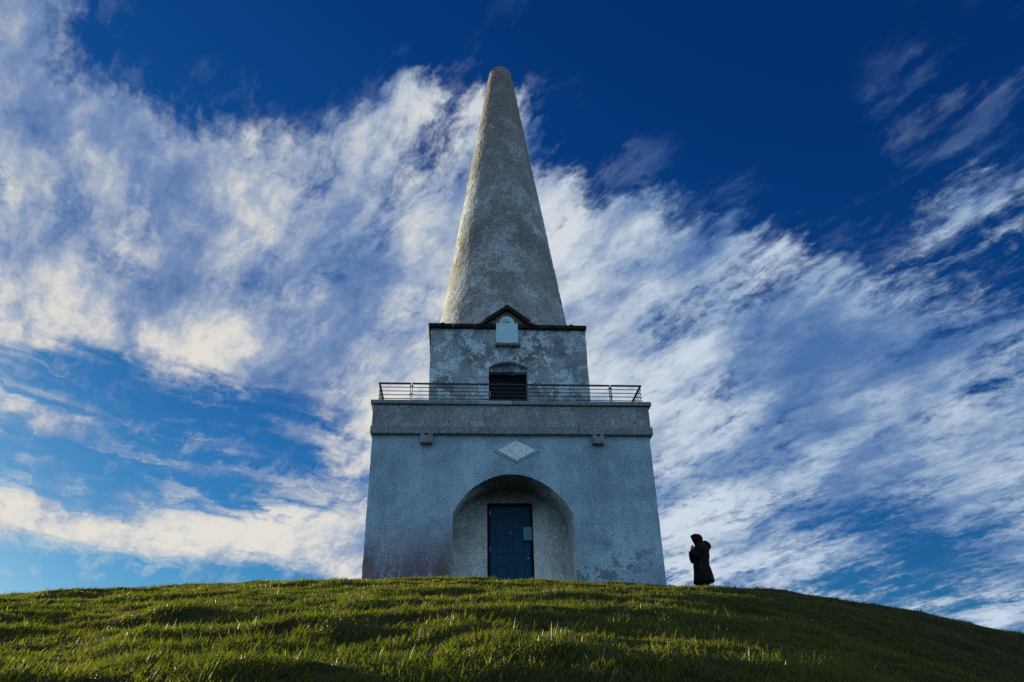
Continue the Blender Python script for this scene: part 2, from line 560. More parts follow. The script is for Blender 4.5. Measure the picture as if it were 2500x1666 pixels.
def soil_mask(x, y):
    m = np.zeros_like(x)
    for sx, sy, ax, ay in SOIL:
        m = np.maximum(m, np.exp(-(((x - sx) / ax) ** 2 + ((y - sy) / ay) ** 2) ** 1.5))
    return m


# ------------------------------------------------------------------ ground
def axis(lo, hi, step, far, growth=1.22):
    a = list(np.arange(lo, hi + 1e-6, step))
    d = step
    while a[-1] < far:
        d *= growth
        a.append(a[-1] + d)
    d = step
    while a[0] > -far:
        d *= growth
        a.insert(0, a[0] - d)
    return np.array(a)


gx, gy = axis(-13, 12, 0.085, 2600), axis(-17.5, 7, 0.085, 2600)
XX, YY = np.meshgrid(gx, gy)
ZZ = height(XX, YY) - 0.05 * soil_mask(XX, YY)
nx, ny = len(gx), len(gy)
me = bpy.data.meshes.new('ground')
idx = np.arange(nx * ny).reshape(ny, nx)
quads = np.stack([idx[:-1, :-1], idx[:-1, 1:], idx[1:, 1:], idx[1:, :-1]], -1).reshape(-1, 4)
me.vertices.add(nx * ny)
me.vertices.foreach_set('co', np.stack([XX, YY, ZZ], -1).reshape(-1).astype(np.float32))
me.loops.add(quads.size)
me.loops.foreach_set('vertex_index', quads.reshape(-1).astype(np.int32))
me.polygons.add(len(quads))
me.polygons.foreach_set('loop_start', np.arange(0, quads.size, 4, dtype=np.int32))
me.polygons.foreach_set('use_smooth', np.ones(len(quads), bool))
me.update()
me.validate()
mt, g = material('hill_turf')
p = g.new('ShaderNodeTexCoord').outputs['Object']
n = g.noise(p, 3.0, 8, 0.65)
n2 = g.noise(p, 40.0, 4, 0.6)
colr = g.mix(g.step(n, 0.38, 0.62), (0.010, 0.016, 0.004), (0.026, 0.032, 0.008))
colr = g.mix(g.m('MULTIPLY', g.step(n2, 0.5, 0.62), 0.6), colr, (0.022, 0.017, 0.009))
finish(g, colr, 0.95, g.m('ADD', n2, n), 0.9, 0.03, 0.1)
tag(link('ground', me, mt), 'grassy hilltop sloping up to the tower and falling away right', 'ground', kind='structure')

# ------------------------------------------------------------------ the obelisk
T = empty('obelisk', (0, 0, 0), 'pale rendered tower with tapering cone spire on grassy hilltop', 'tower')
XL, XR, D = -3.42, 3.355, 6.8

# lower storey: front wall with an arched niche, sides and back
arch = [(-1.454, 1.763), (-1.38, 1.915), (-1.30, 2.04), (-1.16, 2.22), (-0.98, 2.39), (-0.76, 2.53), (-0.53, 2.635), (-0.31, 2.695), (-0.09, 2.712),
        (0.14, 2.695), (0.38, 2.635), (0.60, 2.53), (0.82, 2.39), (1.02, 2.21), (1.17, 2.03), (1.275, 1.875), (1.344, 1.753)]
mb = MB()
edgeL = [(XL + wob(), -1 + 0.11 * k) for k in range(44)]
edgeR = [(XR + wob(), -1 + 0.11 * k) for k in range(44)]
opening = [(-1.462, -1.0)] + arch + [(1.325, -1.0)]
# front face as two simple halves joined along the crown
crown = arch.index((-0.09, 2.712))
left = edgeL[::-1] + opening[:crown + 2] + [(-0.09, edgeL[-1][1])]
right = edgeR + [(-0.09, edgeR[-1][1])] + opening[crown + 1:][::1]
right = [(-0.09, edgeR[-1][1])] + opening[crown + 1:] + edgeR
NV = lambda pl, y: [(x, y, z) for x, z in pl]
mb.add(NV(left, 0), [tuple(range(len(left)))])
mb.add(NV(right, 0), [tuple(range(len(right)))])
for ed in (edgeL, edgeR):
    n = len(ed)
    mb.add(NV(ed, 0) + NV(ed, D), [(i, i + 1, n + i + 1, n + i) for i in range(n - 1)])
mb.add([(XL, D, -1), (XR, D, -1), (XR, D, edgeL[-1][1]), (XL, D, edgeL[-1][1])], [(0, 1, 2, 3)])
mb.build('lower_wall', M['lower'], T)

ND = 1.05
mb = MB()
op2 = [(x, z) for x, z in opening]
n = len(op2)
mid = []
steps = 7
for s in range(steps + 1):
    mid.append(NV([(x + (wob(0.008) if 0 < s < steps else 0), z) for x, z in op2], 0.002 + ND * s / steps))
vs = [q for r in mid for q in r]
mb.add(vs, [(s * n + i, s * n + i + 1, (s + 1) * n + i + 1, (s + 1) * n + i) for s in range(steps) for i in range(n - 1)])
dl, dr, dt = -0.622, 0.498, 2.328
back = op2 + [(dr, -1.0), (dr, dt), (dl, dt), (dl, -1.0)]
back1 = op2[:crown + 2] + [(-0.09, dt), (dl, dt), (dl, -1.0)]
back2 = op2[crown + 1:] + [(dr, -1.0), (dr, dt), (-0.09, dt)]
for pl in (back1, back2):
    mb.add(NV(pl, ND + 0.001), [tuple(range(len(pl)))])
mb.add(NV([(dl, -1), (dl, dt), (dr, dt), (dr, -1)], ND + 0.001) + NV([(dl, -1), (dl, dt), (dr, dt), (dr, -1)], ND + 0.2), [(0, 1, 5, 4), (1, 2, 6, 5), (2, 3, 7, 6)])
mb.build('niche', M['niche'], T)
MB().box(-1.45, 1.32, 0.0, 1.25, -0.6, 0.06).build('threshold_slab', M['stone'], T, bevel=0.01)

# door frame and panelled door
fy0, fy1 = ND + 0.04, ND + 0.16
MB().box(dl + 0.002, -0.553, fy0, fy1, 0.06, dt - 0.002).build('door_frame_post', M['frame'], T, bevel=0.006)
MB().box(0.445, dr - 0.002, fy0, fy1, 0.06, dt - 0.002).build('door_frame_post', M['frame'], T, bevel=0.006)
MB().box(-0.552, 0.444, fy0, fy1, 2.265, dt - 0.002).build('door_frame_head', M['frame'], T, bevel=0.006)
door = MB().box(-0.548, 0.440, 1.15, 1.20, 0.07, 2.262).build('door', M['door'], T, bevel=0.004)
for x0, x1, z0, z1 in ((-0.411, -0.137, 1.10, 2.127), (0.008, 0.288, 1.10, 2.127), (-0.411, -0.135, 0.22, 0.865), (0.012, 0.292, 0.22, 0.865)):
    m1 = MB()
    for a, b, c, d in ((x0, x1, z1 - 0.028, z1), (x0, x1, z0, z0 + 0.028), (x0, x0 + 0.028, z0 + 0.029, z1 - 0.029), (x1 - 0.028, x1, z0 + 0.029, z1 - 0.029)):
        m1.box(a, b, 1.136, 1.152, c, d)
    m1.build('panel_moulding', M['door_edge'], door)
    MB().box(x0 + 0.03, x1 - 0.03, 1.142, 1.152, z0 + 0.03, z1 - 0.03).build('panel', M['door'], door, bevel=0.005)
MB().tube([(0.362, 1.15, 0.985), (0.362, 1.115, 0.985), (0.362, 1.105, 0.985), (0.362, 1.085, 0.985), (0.362, 1.075, 0.985)], [0.012, 0.012, 0.026, 0.028, 0.014], 12).build('knob', M['chrome'], door, smooth=True)
MB().tube([(-0.055, 1.15, 1.62), (-0.055, 1.138, 1.62)], [0.012, 0.010], 10).build('spy_hole', M['chrome'], door)
for z in (1.17, 2.05):
    MB().box(-0.556, -0.544, 1.128, 1.149, z, z + 0.12).build('hinge', M['chrome'], door, bevel=0.002)
nb = MB().box(0.258, 0.466, 1.068, 1.074, 1.412, 1.736)
tag(nb.build('notice', M['notice'], None, bevel=0.001), 'pale blue rectangular notice fixed to the edge of the navy door', 'notice')

# parapet, string course and coping
MB().box(XL - 0.03, XR + 0.045, -0.035, D + 0.035, 3.735, 4.474).build('parapet_wall', M['parapet'], T, bevel=0.012)


def stone_run(name, cuts, y0, y1, z0, z1, bevel, mats):
    for a, b in zip(cuts[:-1], cuts[1:]):
        j = wob(0.005)
        MB().box(a + 0.004, b - 0.004, y0 + j, y1, z0 + wob(0.003), z1 + wob(0.004)).build(name, random.choice(mats), T, bevel=bevel)


def stone_run_y(name, cuts, x0, x1, z0, z1, bevel, mats):
    for a, b in zip(cuts[:-1], cuts[1:]):
        MB().box(x0 + wob(0.004), x1 + wob(0.004), a + 0.004, b - 0.004, z0 + wob(0.003), z1 + wob(0.004)).build(name, random.choice(mats), T, bevel=bevel)


st = [M['stone'], M['stone'], M['stone2']]
stone_run('string_course_stone', [-3.475, -3.03, -1.81, -0.61, 0.48, 1.58, 3.43], -0.115, 0.10, 3.690, 3.893, 0.012, [M['stone']])
for x0, x1 in ((-3.475, -3.34), (3.30, 3.43)):
    stone_run_y('string_course_stone', [0.105, 1.4, 2.8, 4.1, 5.4, 6.86], x0, x1, 3.685, 3.893, 0.022, st)
stone_run('string_course_stone', [-3.475, -1.8, 0.0, 1.7, 3.43], 6.865, 6.95, 3.685, 3.893, 0.022, st)
stone_run('coping_stone', [-3.513, -2.56, -1.73, -0.88, -0.03, 0.81, 1.65, 2.48, 3.47], -0.10, 0.32, 4.478, 4.582, 0.010, st)
for x0, x1 in ((-3.513, -3.10), (3.06, 3.47)):
    stone_run_y('coping_stone', [0.325, 1.3, 2.2, 3.1, 4.0, 4.9, 5.8, 6.50], x0, x1, 4.478, 4.582, 0.010, st)
stone_run('coping_stone', [-3.513, -2.3, -1.1, 0.1, 1.2, 2.3, 3.47], 6.505, 6.90, 4.478, 4.582, 0.010, st)

# water spouts: blocks with a half-round channel
for x0, x1 in ((-2.262, -1.964), (1.912, 2.182)):
    cx, z0, z1 = (x0 + x1) / 2, 3.445, 3.672
    poly = [(x0, z0), (x1, z0), (x1, z1)] + [(cx + 0.055 * math.cos(a), z1 - 0.055 * math.sin(a)) for a in np.linspace(0, math.pi, 9)] + [(x0, z1)]
    MB().prism(poly, -0.17, 0.05).build('water_spout', M['stone'], T)

# diamond plaque
cx, cz = 0.054, 3.298
MB().prism([(cx - 0.565, cz), (cx, cz - 0.305), (cx + 0.565, cz), (cx, cz + 0.295)], -0.018, 0.01).build('diamond_surround', M['lower'], T)
dia = MB().prism([(cx - 0.462, cz + 0.004), (cx, cz - 0.25), (cx + 0.464, cz + 0.004), (cx, cz + 0.248)], -0.030, 0.0).build('diamond_tablet', M['marble'], T, bevel=0.004)


def mark_strip(pts, w, y, parent, name='crack', mat='crack'):
    mbb = MB()
    for (x0, z0), (x1, z1) in zip(pts[:-1], pts[1:]):
        d = Vector((x1 - x0, z1 - z0)).normalized()
        nx_, nz_ = -d.y * w / 2, d.x * w / 2
        mbb.prism([(x0 - nx_, z0 - nz_), (x1 - nx_, z1 - nz_), (x1 + nx_, z1 + nz_), (x0 + nx_, z0 + nz_)], y - 0.0015, y + 0.001)
    mbb.build(name, M[mat], parent)


def dz_(px, py):        # marks measured on the tablet
    return (cx + (px - 1200) / 785 * 0.463, cz + 0.004 - (py - 690) / 400 * 0.25)


for line in ([(845, 545), (930, 690), (960, 740), (1060, 850), (1130, 880), (1240, 920), (1350, 1000)], [(940, 690), (1000, 590), (1080, 510), (1180, 480)],
             [(740, 840), (920, 705)], [(1130, 370), (1200, 460), (1255, 370)], [(1480, 450), (1490, 490)], [(1570, 900), (1580, 690), (1700, 600)],
             [(1120, 880), (1130, 960), (1110, 1040)], [(930, 990), (1100, 955)], [(1170, 1030), (1270, 950)], [(640, 680), (900, 690)], [(1410, 700), (1450, 800)]):
    mark_strip([dz_(*q) for q in line], 0.007, -0.0305, dia)
ins = MB()
for row_y, xs_ in ((500, range(1235, 1450, 24)), (680, range(980, 1120, 22)), (680, range(1300, 1450, 26))):
    for q in xs_:
        a, b = dz_(q, row_y)
        hgt = random.choice((0.012, 0.016, 0.014))
        ins.box(a - 0.002, a + 0.003, -0.0315, -0.0305, b - hgt / 2, b + hgt / 2)
ins.build('worn_inscription', M['crack'], dia)['kind'] = 'stuff'

# upper storey
UY, UL, UR = 1.22, -2.16, 2.185
mb = MB()
uo = [(-0.556, 4.3), (-0.556, 6.18)] + [(-0.556 + 1.058 * k / 10, 6.18 + 0.163 * (1 - (2 * k / 10 - 1) ** 2)) for k in range(1, 10)] + [(0.502, 6.185), (0.502, 4.3)]
uL = [(UL + wob(0.008) + 0.006 * (k / 30), 4.3 + 0.1035 * k) for k in range(31)]
uR = [(UR + wob(0.008), 4.3 + 0.1035 * k) for k in range(31)]
cr = 6
topz = uL[-1][1]
ul = uL[::-1] + uo[:cr + 1] + [(uo[cr][0], topz)]
ur = [(uo[cr][0], topz)] + uo[cr:] + uR
mb.add(NV(ul, UY), [tuple(range(len(ul)))])
mb.add(NV(ur, UY), [tuple(range(len(ur)))])
UB = UY + 4.36
for ed in (uL, uR):
    n = len(ed)
    mb.add(NV(ed, UY) + NV(ed, UB), [(i, i + 1, n + i + 1, n + i) for i in range(n - 1)])
mb.add([(UL, UB, 4.3), (UR, UB, 4.3), (UR, UB, topz), (UL, UB, topz)], [(0, 1, 2, 3)])
mb.add([(UL, UY, topz), (UR, UY, topz), (UR, UB, topz), (UL, UB, topz)], [(0, 1, 2, 3)])
n = len(uo)
mb.add(NV(uo, UY + 0.001) + NV(uo, 1.66), [(i, i + 1, n + i + 1, n + i) for i in range(n - 1)])
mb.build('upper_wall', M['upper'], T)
lint = [(-0.55, 6.125)] + [(0.497, 6.125)] + [(0.497, 6.17)] + uo[2:11][::-1] + [(-0.55, 6.17)]
lint = [(x, z - 0.004 if z > 6.17 else z) for x, z in lint]
MB().prism(lint, 1.40, 1.60).build('upper_lintel', M['upper'], T)
ud = MB().box(-0.55, 0.497, 1.61, 1.66, 4.5, 6.124).build('upper_door', M['frame'], T)
for x0, x1 in ((-0.47, -0.07), (0.02, 0.42)):
    for z0, z1 in ((5.62, 6.02), (4.75, 5.50)):
        MB().box(x0, x1, 1.596, 1.612, z0, z1).build('panel', M['frame'], ud, bevel=0.006)
MB().box(-0.515, -0.50, 1.58, 1.609, 5.44, 5.62).build('hinge', M['chrome'], ud, bevel=0.002)
MB().box(-0.6, 0.55, 1.05, 1.66, 4.45, 4.56).build('upper_sill', M['stone'], T, bevel=0.01)

# dark cap stones round the top of the upper storey
CF = 1.115
for a, b in ((-2.235, -1.55), (-1.55, -0.95), (-0.95, -0.362), (0.28, 0.86), (0.86, 1.52), (1.52, 2.215)):
    MB().box(a + 0.003, b - 0.003, CF + wob(0.012), 1.55, 7.365 + wob(0.006), 7.485 + wob(0.008)).build('cap_stone', M['dark_stone'], T, bevel=0.014)
for x0, x1 in ((-2.235, -1.95), (1.97, 2.215)):
    for a, b in ((1.555, 2.5), (2.5, 3.4), (3.4, 4.3), (4.3, 5.25)):
        MB().box(x0 + wob(0.01), x1 + wob(0.01), a + 0.003, b - 0.003, 7.365, 7.485 + wob(0.008)).build('cap_stone', M['dark_stone'], T, bevel=0.014)
for a, b in ((-2.235, -1.1), (-1.1, 0.0), (0.0, 1.1), (1.1, 2.215)):
    MB().box(a + 0.003, b - 0.003, 5.255, 5.68, 7.365, 7.485).build('cap_stone', M['dark_stone'], T, bevel=0.014)
for xx in (-1.84, 1.795):
    rings = []
    for k in range(6):
        a = k / 5 * math.pi / 2
        rr, zz = 0.095 * math.cos(a) + 0.003, 7.49 + 0.085 * math.sin(a)
        rings.append([(xx + rr * math.cos(t), 1.26 + rr * math.sin(t), zz) for t in np.linspace(0, 2 * math.pi, 13)[:-1]])
    MB().loft(rings).build('cap_knob', M['dark_stone'], T, smooth=True)

# gable over the tablet
ga, gl, gr = (-0.025, 8.107), (-0.83, 7.49), (0.745, 7.484)
MB().prism([(gl[0] + 0.04, 7.37), (gr[0] - 0.04, 7.37), (gr[0] - 0.10, 7.50), (ga[0], ga[1] - 0.08), (gl[0] + 0.10, 7.50)], 1.205, 2.3).build('gable_wall', M['carved'], T)
for foot, sgn in ((gl, -1), (gr, 1)):
    d = Vector((ga[0] - foot[0], ga[1] - foot[1])).normalized()
    nrm = Vector((d.y, -d.x)) if sgn < 0 else Vector((-d.y, d.x))
    th = 0.105
    inner_apex = (ga[0] + 0.0015 * sgn, ga[1] - th / abs(nrm.y) if abs(nrm.y) > 0.1 else ga[1] - th)
    poly = [(foot[0], foot[1]), (foot[0] + nrm.x * th, foot[1] + nrm.y * th), inner_apex, (ga[0] + 0.0015 * sgn, ga[1])]
    MB().prism(poly, 1.07, 2.25).build('gable_coping', M['dark_stone'], T)
    for q in range(3):
        fx = foot[0] + (0.02 + 0.05 * q) * -sgn
        MB().box(fx - 0.035, fx + 0.035, 1.055 - 0.004 * q, 1.12, 7.44 + 0.028 * q, 7.50 + 0.028 * q).build('gable_kneeler', M['carved'], T, bevel=0.012)
# carved moulding round the lunette
tcx, tcz = -0.044, 7.512
for r0, r1, y0 in ((0.222, 0.262, 1.135), (0.272, 0.305, 1.155)):
    poly = [(tcx + r1 * math.cos(a), tcz + r1 * 1.02 * math.sin(a)) for a in np.linspace(0, math.pi, 19)] + [(tcx + r0 * math.cos(a), tcz + r0 * 1.04 * math.sin(a)) for a in np.linspace(math.pi, 0, 19)]
    MB().prism(poly, y0, 1.21).build('arch_moulding', M['carved'], T)
for k in range(26):
    a, b = random.uniform(-0.5, 0.42), random.uniform(7.54, 7.95)
    lim = 7.95 - abs(a + 0.03) * 0.76
    if b > lim or math.hypot(a - tcx, b - tcz) < 0.33:
        continue
    MB().box(a - random.uniform(.02, .05), a + random.uniform(.02, .05), 1.175, 1.21, b - .012, b + .014).build('carved_leaf', M['carved'], T, bevel=0.006)
for xx in (-0.345 - 0.10, 0.262 + 0.02):
    MB().box(xx, xx + 0.08, 1.12, 1.21, 7.50, 7.545).build('moulding_foot', M['carved'], T, bevel=0.008)

tpoly = [(-0.338, 6.889), (0.253, 6.889), (0.260, 6.91), (0.260, 7.508), (0.164, 7.508)] + [(tcx + 0.208 * math.cos(a), tcz + 0.216 * math.sin(a)) for a in np.linspace(0.02, math.pi - 0.02, 17)] + [(-0.252, 7.508), (-0.345, 7.508), (-0.345, 6.91)]
tab = MB().prism(tpoly, 1.11, 1.215).build('tablet', M['tablet'], T)
for k in range(20):
    a = random.uniform(0, math.pi)
    r_ = random.uniform(0.0, 0.15)
    px_, pz_ = tcx + r_ * math.cos(a), tcz + 0.012 + r_ * math.sin(a)
    s_ = random.uniform(0.012, 0.026)
    MB().tube([(px_ - s_, 1.106, pz_ - s_ * random.uniform(-1, 1)), (px_, 1.098, pz_), (px_ + s_, 1.106, pz_ + s_ * random.uniform(-1, 1))], [0.006, 0.013, 0.006], 6).build('carved_emblem', M['relief'], tab, smooth=True)
MB().box(-0.372, 0.325, 1.07, 1.24, 6.795, 6.870).build('tablet_ledge', M['carved'], T, bevel=0.01)

# the cone spire
z0c, z1c, r0c, r1c = 7.30, 20.20, 2.167, 0.381
kt = (19.80 - z0c) / (z1c - z0c)
prof = [(r0c + (r1c - r0c) * kt * k, z0c + (19.80 - z0c) * k) for k in np.linspace(0, 1, 226)]
rt = prof[-1][0]
prof += [(max(rt * math.cos(a), 0.004), 19.80 + rt * 1.02 * math.sin(a)) for a in np.linspace(0.14, math.pi / 2, 14)]
NS = 200
rr = np.array([q[0] for q in prof])[:, None]
zz = np.array([q[1] for q in prof])[:, None]
th = np.linspace(0, 2 * np.pi, NS, endpoint=False)[None, :]
arc = th * np.maximum(rr, 0.25)


def ring_noise(k, seed):        # arc length against height, seam at the back
    return perlin(((th - math.pi / 2) % (2 * math.pi)) * np.maximum(rr, 0.3) * k, zz * k + 0 * th, seed)


disp = 0.008 * ring_noise(1.3, 41) + 0.008 * ring_noise(4.5, 42) + 0.010 * ring_noise(10, 43) + 0.011 * ring_noise(21, 44)
rr2 = np.maximum(rr + disp * np.minimum(1, rr / 0.3), 0.002)
kx = (zz - z0c) / (z1c - z0c)
xc = -0.0015 + 0.0376 * kx
cv = np.stack([xc + rr2 * np.cos(th), 3.40 + rr2 * np.sin(th), zz + 0 * th], -1).reshape(-1, 3)
ii = np.arange(len(prof) * NS).reshape(len(prof), NS)
jn = np.roll(ii, -1, 1)
cq = np.stack([ii[:-1], jn[:-1], jn[1:], ii[1:]], -1).reshape(-1, 4)
me = bpy.data.meshes.new('cone_spire')
me.from_pydata(cv.tolist(), [], cq.tolist() + [list(ii[-1])])
link('cone_spire', me, M['cone'], T, smooth=True)

# ------------------------------------------------------------------ railing round the walkway
RL = empty('walkway_railing', (0, 0.2, 4.58), 'dark metal railing round the walkway below the cone', 'railing')
rx0, rx1, ry0, ry1 = -3.353, 3.319, 0.20, 6.62
for k, z in enumerate((5.160, 5.055, 4.950, 4.846, 4.740)):
    w, hgt = (0.024, 0.017) if k == 0 else (0.008, 0.008)
    nm = 'handrail' if k == 0 else 'rail'
    e = w * 2 + 0.0
    for a, b in ((rx0, -2.572), (-2.535, 2.507), (2.544, rx1)):
        MB().box(a - (w if a == rx0 else 0), b + (w if b == rx1 else 0), ry0 - w, ry0 + w, z - hgt, z + hgt).build(nm, M['rail'], RL)
    MB().box(rx0 - w, rx1 + w, ry1 - w, ry1 + w, z - hgt, z + hgt).build(nm, M['rail'], RL)
    for x in (rx0, rx1):
        MB().box(x - w, x + w, ry0 + w + 0.001, ry1 - w - 0.001, z - hgt, z + hgt).build(nm, M['rail'], RL)
for x in (-2.572, -2.535, 2.507, 2.544):
    MB().box(x - 0.007, x + 0.007, ry0 - 0.012, ry0 + 0.045, 4.50, 5.172).build('post', M['rail'], RL)
for x in (-2.5535, 2.5255):
    for z in (4.87, 5.09):
        MB().tube([(x - 0.045, ry0 + 0.01, z), (x + 0.045, ry0 + 0.01, z)], 0.016, 8).build('bolt', M['rail'], RL)
for x in (-0.877, 0.816):
    MB().box(x - 0.011, x + 0.011, ry0 - 0.034, ry0 - 0.026, 4.50, 5.14).build('post', M['post'], RL)
for x in (-2.55, -0.877, 0.816, 2.52):
    MB().box(x - 0.011, x + 0.011, ry1 + 0.026, ry1 + 0.036, 4.50, 5.14).build('post', M['post'], RL)
for y in (1.0, 2.6, 4.2, 5.8):
    for x in (rx0 + 0.035, rx1 - 0.035):
        MB().box(x - 0.006, x + 0.006, y - 0.012, y + 0.012, 4.50, 5.142).build('post', M['post'], RL)

# ------------------------------------------------------------------ person
PX, PY = 4.65, 1.5
PZ = float(height(np.array([PX]), np.array([PY]))[0]) + 0.0
PH = 1.672 - PZ                      # standing height


def P_(X, Y, lat=0.0):               # pose measured in profile: forward is -x
    return (PX + (X - 682 + 0.1377 * (1337 - Y)) / 886.0, PY + lat, 1.672 - (Y - 220) / 922.0)


person = empty('person', (PX, PY, PZ), 'person in dark maroon hood and long black coat, hands raised to mouth', 'person')
lz = lambda f: PZ + f
# body: one continuous skinned surface
verts, radii, edges = [], [], []


def jv(p, r, parent=None):
    verts.append(Vector(p))
    radii.append(r if hasattr(r, '__len__') else (r, r))
    if parent is not None:
        edges.append((parent, len(verts) - 1))
    return len(verts) - 1


pel = jv((PX + 0.03, PY, lz(0.90)), (0.15, 0.12))
sp1 = jv((PX + 0.03, PY, lz(1.12)), (0.14, 0.11), pel)
sp2 = jv((PX + 0.02, PY, lz(1.36)), (0.16, 0.12), sp1)
nk = jv(P_(630, 470), 0.058, sp2)
hd1 = jv(P_(585, 400), (0.072, 0.080), nk)
hd2 = jv(P_(575, 330), (0.078, 0.092), hd1)
hd3 = jv(P_(585, 262), (0.05, 0.06), hd2)
nose = jv(P_(492, 375), 0.013, hd1)
chin = jv(P_(510, 432), 0.028, hd1)
for s in (-1, 1):
    hip = jv((PX + 0.03, PY + s * 0.09, lz(0.84)), 0.095, pel)
    kn = jv((PX + 0.0 - 0.02 * s, PY + s * 0.10, lz(0.47)), 0.062, hip)
    an = jv((PX + 0.03 - 0.04 * s, PY + s * 0.10, lz(0.09)), 0.040, kn)
    toe = jv((PX - 0.12 - 0.04 * s, PY + s * 0.11, lz(0.045)), 0.036, an)
    sh = jv((PX + 0.01, PY + s * 0.17, lz(1.38)), 0.062, sp2)
    elb = jv(P_(535, 790, s * 0.20), 0.048, sh)
    wr = jv(P_(462, 600, s * 0.07), 0.030, elb)
    palm = jv(P_(460, 548, s * 0.045), (0.034, 0.018), wr)
    # four unequal fingers, curled towards the mouth, and a thumb from the side of the palm
    for q, ln in enumerate((0.9, 1.0, 0.94, 0.75)):
        k1 = jv(P_(448 + 11 * q, 520 - 4 * ln, s * (0.045 - 0.004 * q)), 0.0095, palm)
        k2 = jv(P_(452 + 11 * q, 520 - 24 * ln, s * (0.034 - 0.003 * q)), 0.009, k1)
        k3 = jv(P_(464 + 10 * q, 520 - 32 * ln, s * 0.022), 0.008, k2)
    t1 = jv(P_(492, 556, s * 0.03), 0.011, palm)
    t2 = jv(P_(500, 522, s * 0.022), 0.009, t1)
me = bpy.data.meshes.new('body')
me.from_pydata([tuple(q) for q in verts], edges, [])
body = link('body', me, M['skin'], person)
sk = body.modifiers.new('skin', 'SKIN')
sk.use_smooth_shade = True
for i, sv in enumerate(me.skin_vertices[0].data):
    sv.radius = radii[i]
    sv.use_root = (i == 0)
ss = body.modifiers.new('sub', 'SUBSURF')
ss.levels = 2
ss.render_levels = 2


def ell(xa, xb, hw, z, n=28, fold=0.0, ph=0.0, power=2.4):
    """oval ring between xa (front) and xb (back)"""
    c_, a_ = (xa + xb) / 2, (xb - xa) / 2
    o = []
    for k in range(n):
        t = 2 * math.pi * k / n
        cs, sn = math.cos(t), math.sin(t)
        e = 2 / power
        f = 1 + fold * math.sin(5 * t + ph)
        o.append((c_ + a_ * math.copysign(abs(cs) ** e, cs) * f, PY + hw * math.copysign(abs(sn) ** e, sn) * f, z))
    return o


def zc_(Y):
    return P_(660, Y)[2]


def xc_(X, Y):
    return P_(X, Y)[0]


rings = []
for Y, a, b, hw, fo in ((1332, 520, 942, 0.30, .05), (1305, 520, 934, 0.305, .05), (1250, 520, 922, 0.30, .045), (1150, 517, 893, 0.285, .04), (1050, 510, 863, 0.27, .03),
                        (1000, 505, 842, 0.262, .03), (950, 500, 826, 0.255, .02), (850, 500, 824, 0.25, .015), (745, 505, 833, 0.255, .02), (690, 505, 826, 0.258, .012),
                        (640, 508, 826, 0.26, .02), (580, 512, 815, 0.255, .01), (530, 518, 792, 0.235, .01), (480, 530, 755, 0.185, .0), (440, 545, 715, 0.115, .0), (425, 560, 695, 0.08, .0)):
    rings.append(ell(xc_(a, Y), xc_(b, Y), hw, zc_(Y), 32, fo, Y * 0.004))
mb = MB().loft(rings)
for s in (-1, 1):
    pts = [P_(650, 505, s * 0.19), P_(615, 600, s * 0.235), P_(560, 730, s * 0.235), P_(528, 800, s * 0.215), P_(496, 760, s * 0.165), P_(470, 690, s * 0.12), P_(455, 625, s * 0.085), P_(452, 604, s * 0.078)]
    mb.tube(pts, [0.075, 0.082, 0.072, 0.068, 0.062, 0.060, 0.056, 0.050], 14)
coat = mb.build('coat', M['coat'], person, smooth=True)
# coat hood lying in a fold on the back
rings = []
for X, Y, rx_, ry_ in ((690, 415, .03, .10), (720, 425, .055, .15), (755, 462, .075, .18), (790, 510, .08, .19), (812, 560, .075, .18), (822, 600, .058, .16), (818, 632, .02, .08)):
    cxx, cyy, czz = P_(X, Y)
    rings.append([(cxx + rx_ * math.cos(t), cyy + ry_ * math.sin(t), czz + 0.035 * math.cos(t)) for t in np.linspace(0, 2 * math.pi, 21)[:-1]])
MB().loft(rings).build('coat_hood', M['coat'], person, smooth=True)
# wool hood, peak pushed forward over the brow
rings = []
for Y, a, b, hw in ((475, 520, 690, .085), (440, 500, 704, .10), (400, 478, 702, .108), (360, 455, 699, .112), (320, 440, 694, .110), (295, 428, 684, .104), (270, 416, 668, .088), (250, 440, 650, .07), (234, 470, 622, .05), (222, 500, 570, .02)):
    rings.append(ell(xc_(a, Y), xc_(b, Y), hw, zc_(Y), 24, 0, 0, 2.0))
MB().loft(rings).build('hood', M['hood'], person, smooth=True)
for s in (-1, 1):
    MB().tube([P_(506, 352, s * 0.032), P_(496, 352, s * 0.032)], [0.011, 0.004], 8).build('eye', M['boot'], person, smooth=True)
    a_ = lz(0.0)
    xx, yy = PX + 0.03 - 0.04 * s, PY + s * 0.105
    rings = [[(xx + ox + r1_ * math.cos(t), yy + r2_ * math.sin(t), a_ + hh) for t in np.linspace(0, 2 * math.pi, 17)[:-1]]
             for ox, r1_, r2_, hh in ((-.06, .135, .05, -.01), (-.06, .14, .052, .03), (-.05, .12, .05, .07), (-.01, .07, .05, .11), (0, .058, .054, .2), (0, .062, .058, .34))]
    MB().loft(rings).build('boot', M['boot'], person, smooth=True)
    rings = [[(xx + ox + rr_ * math.cos(t), PY + s * oy + rr_ * math.sin(t), a_ + hh) for t in np.linspace(0, 2 * math.pi, 15)[:-1]]
             for ox, oy, rr_, hh in ((0, .105, .085, .30), (-.03 + .02 * s, .105, .098, .47), (0, .10, .115, .75))]
    MB().loft(rings).build('trouser_leg', M['trousers'], person, smooth=True)
for pl in ([(572, 950), (590, 1010), (605, 1075)], [(700, 1060), (702, 1130), (712, 1190), (724, 1240)], [(700, 1180), (680, 1215), (668, 1245)]):
    pts = [P_(X, Y, -0.288 if Y > 1150 else -0.27) for X, Y in pl]
    MB().tube(pts, 0.004, 5).build('coat_piping', M['post'], coat)

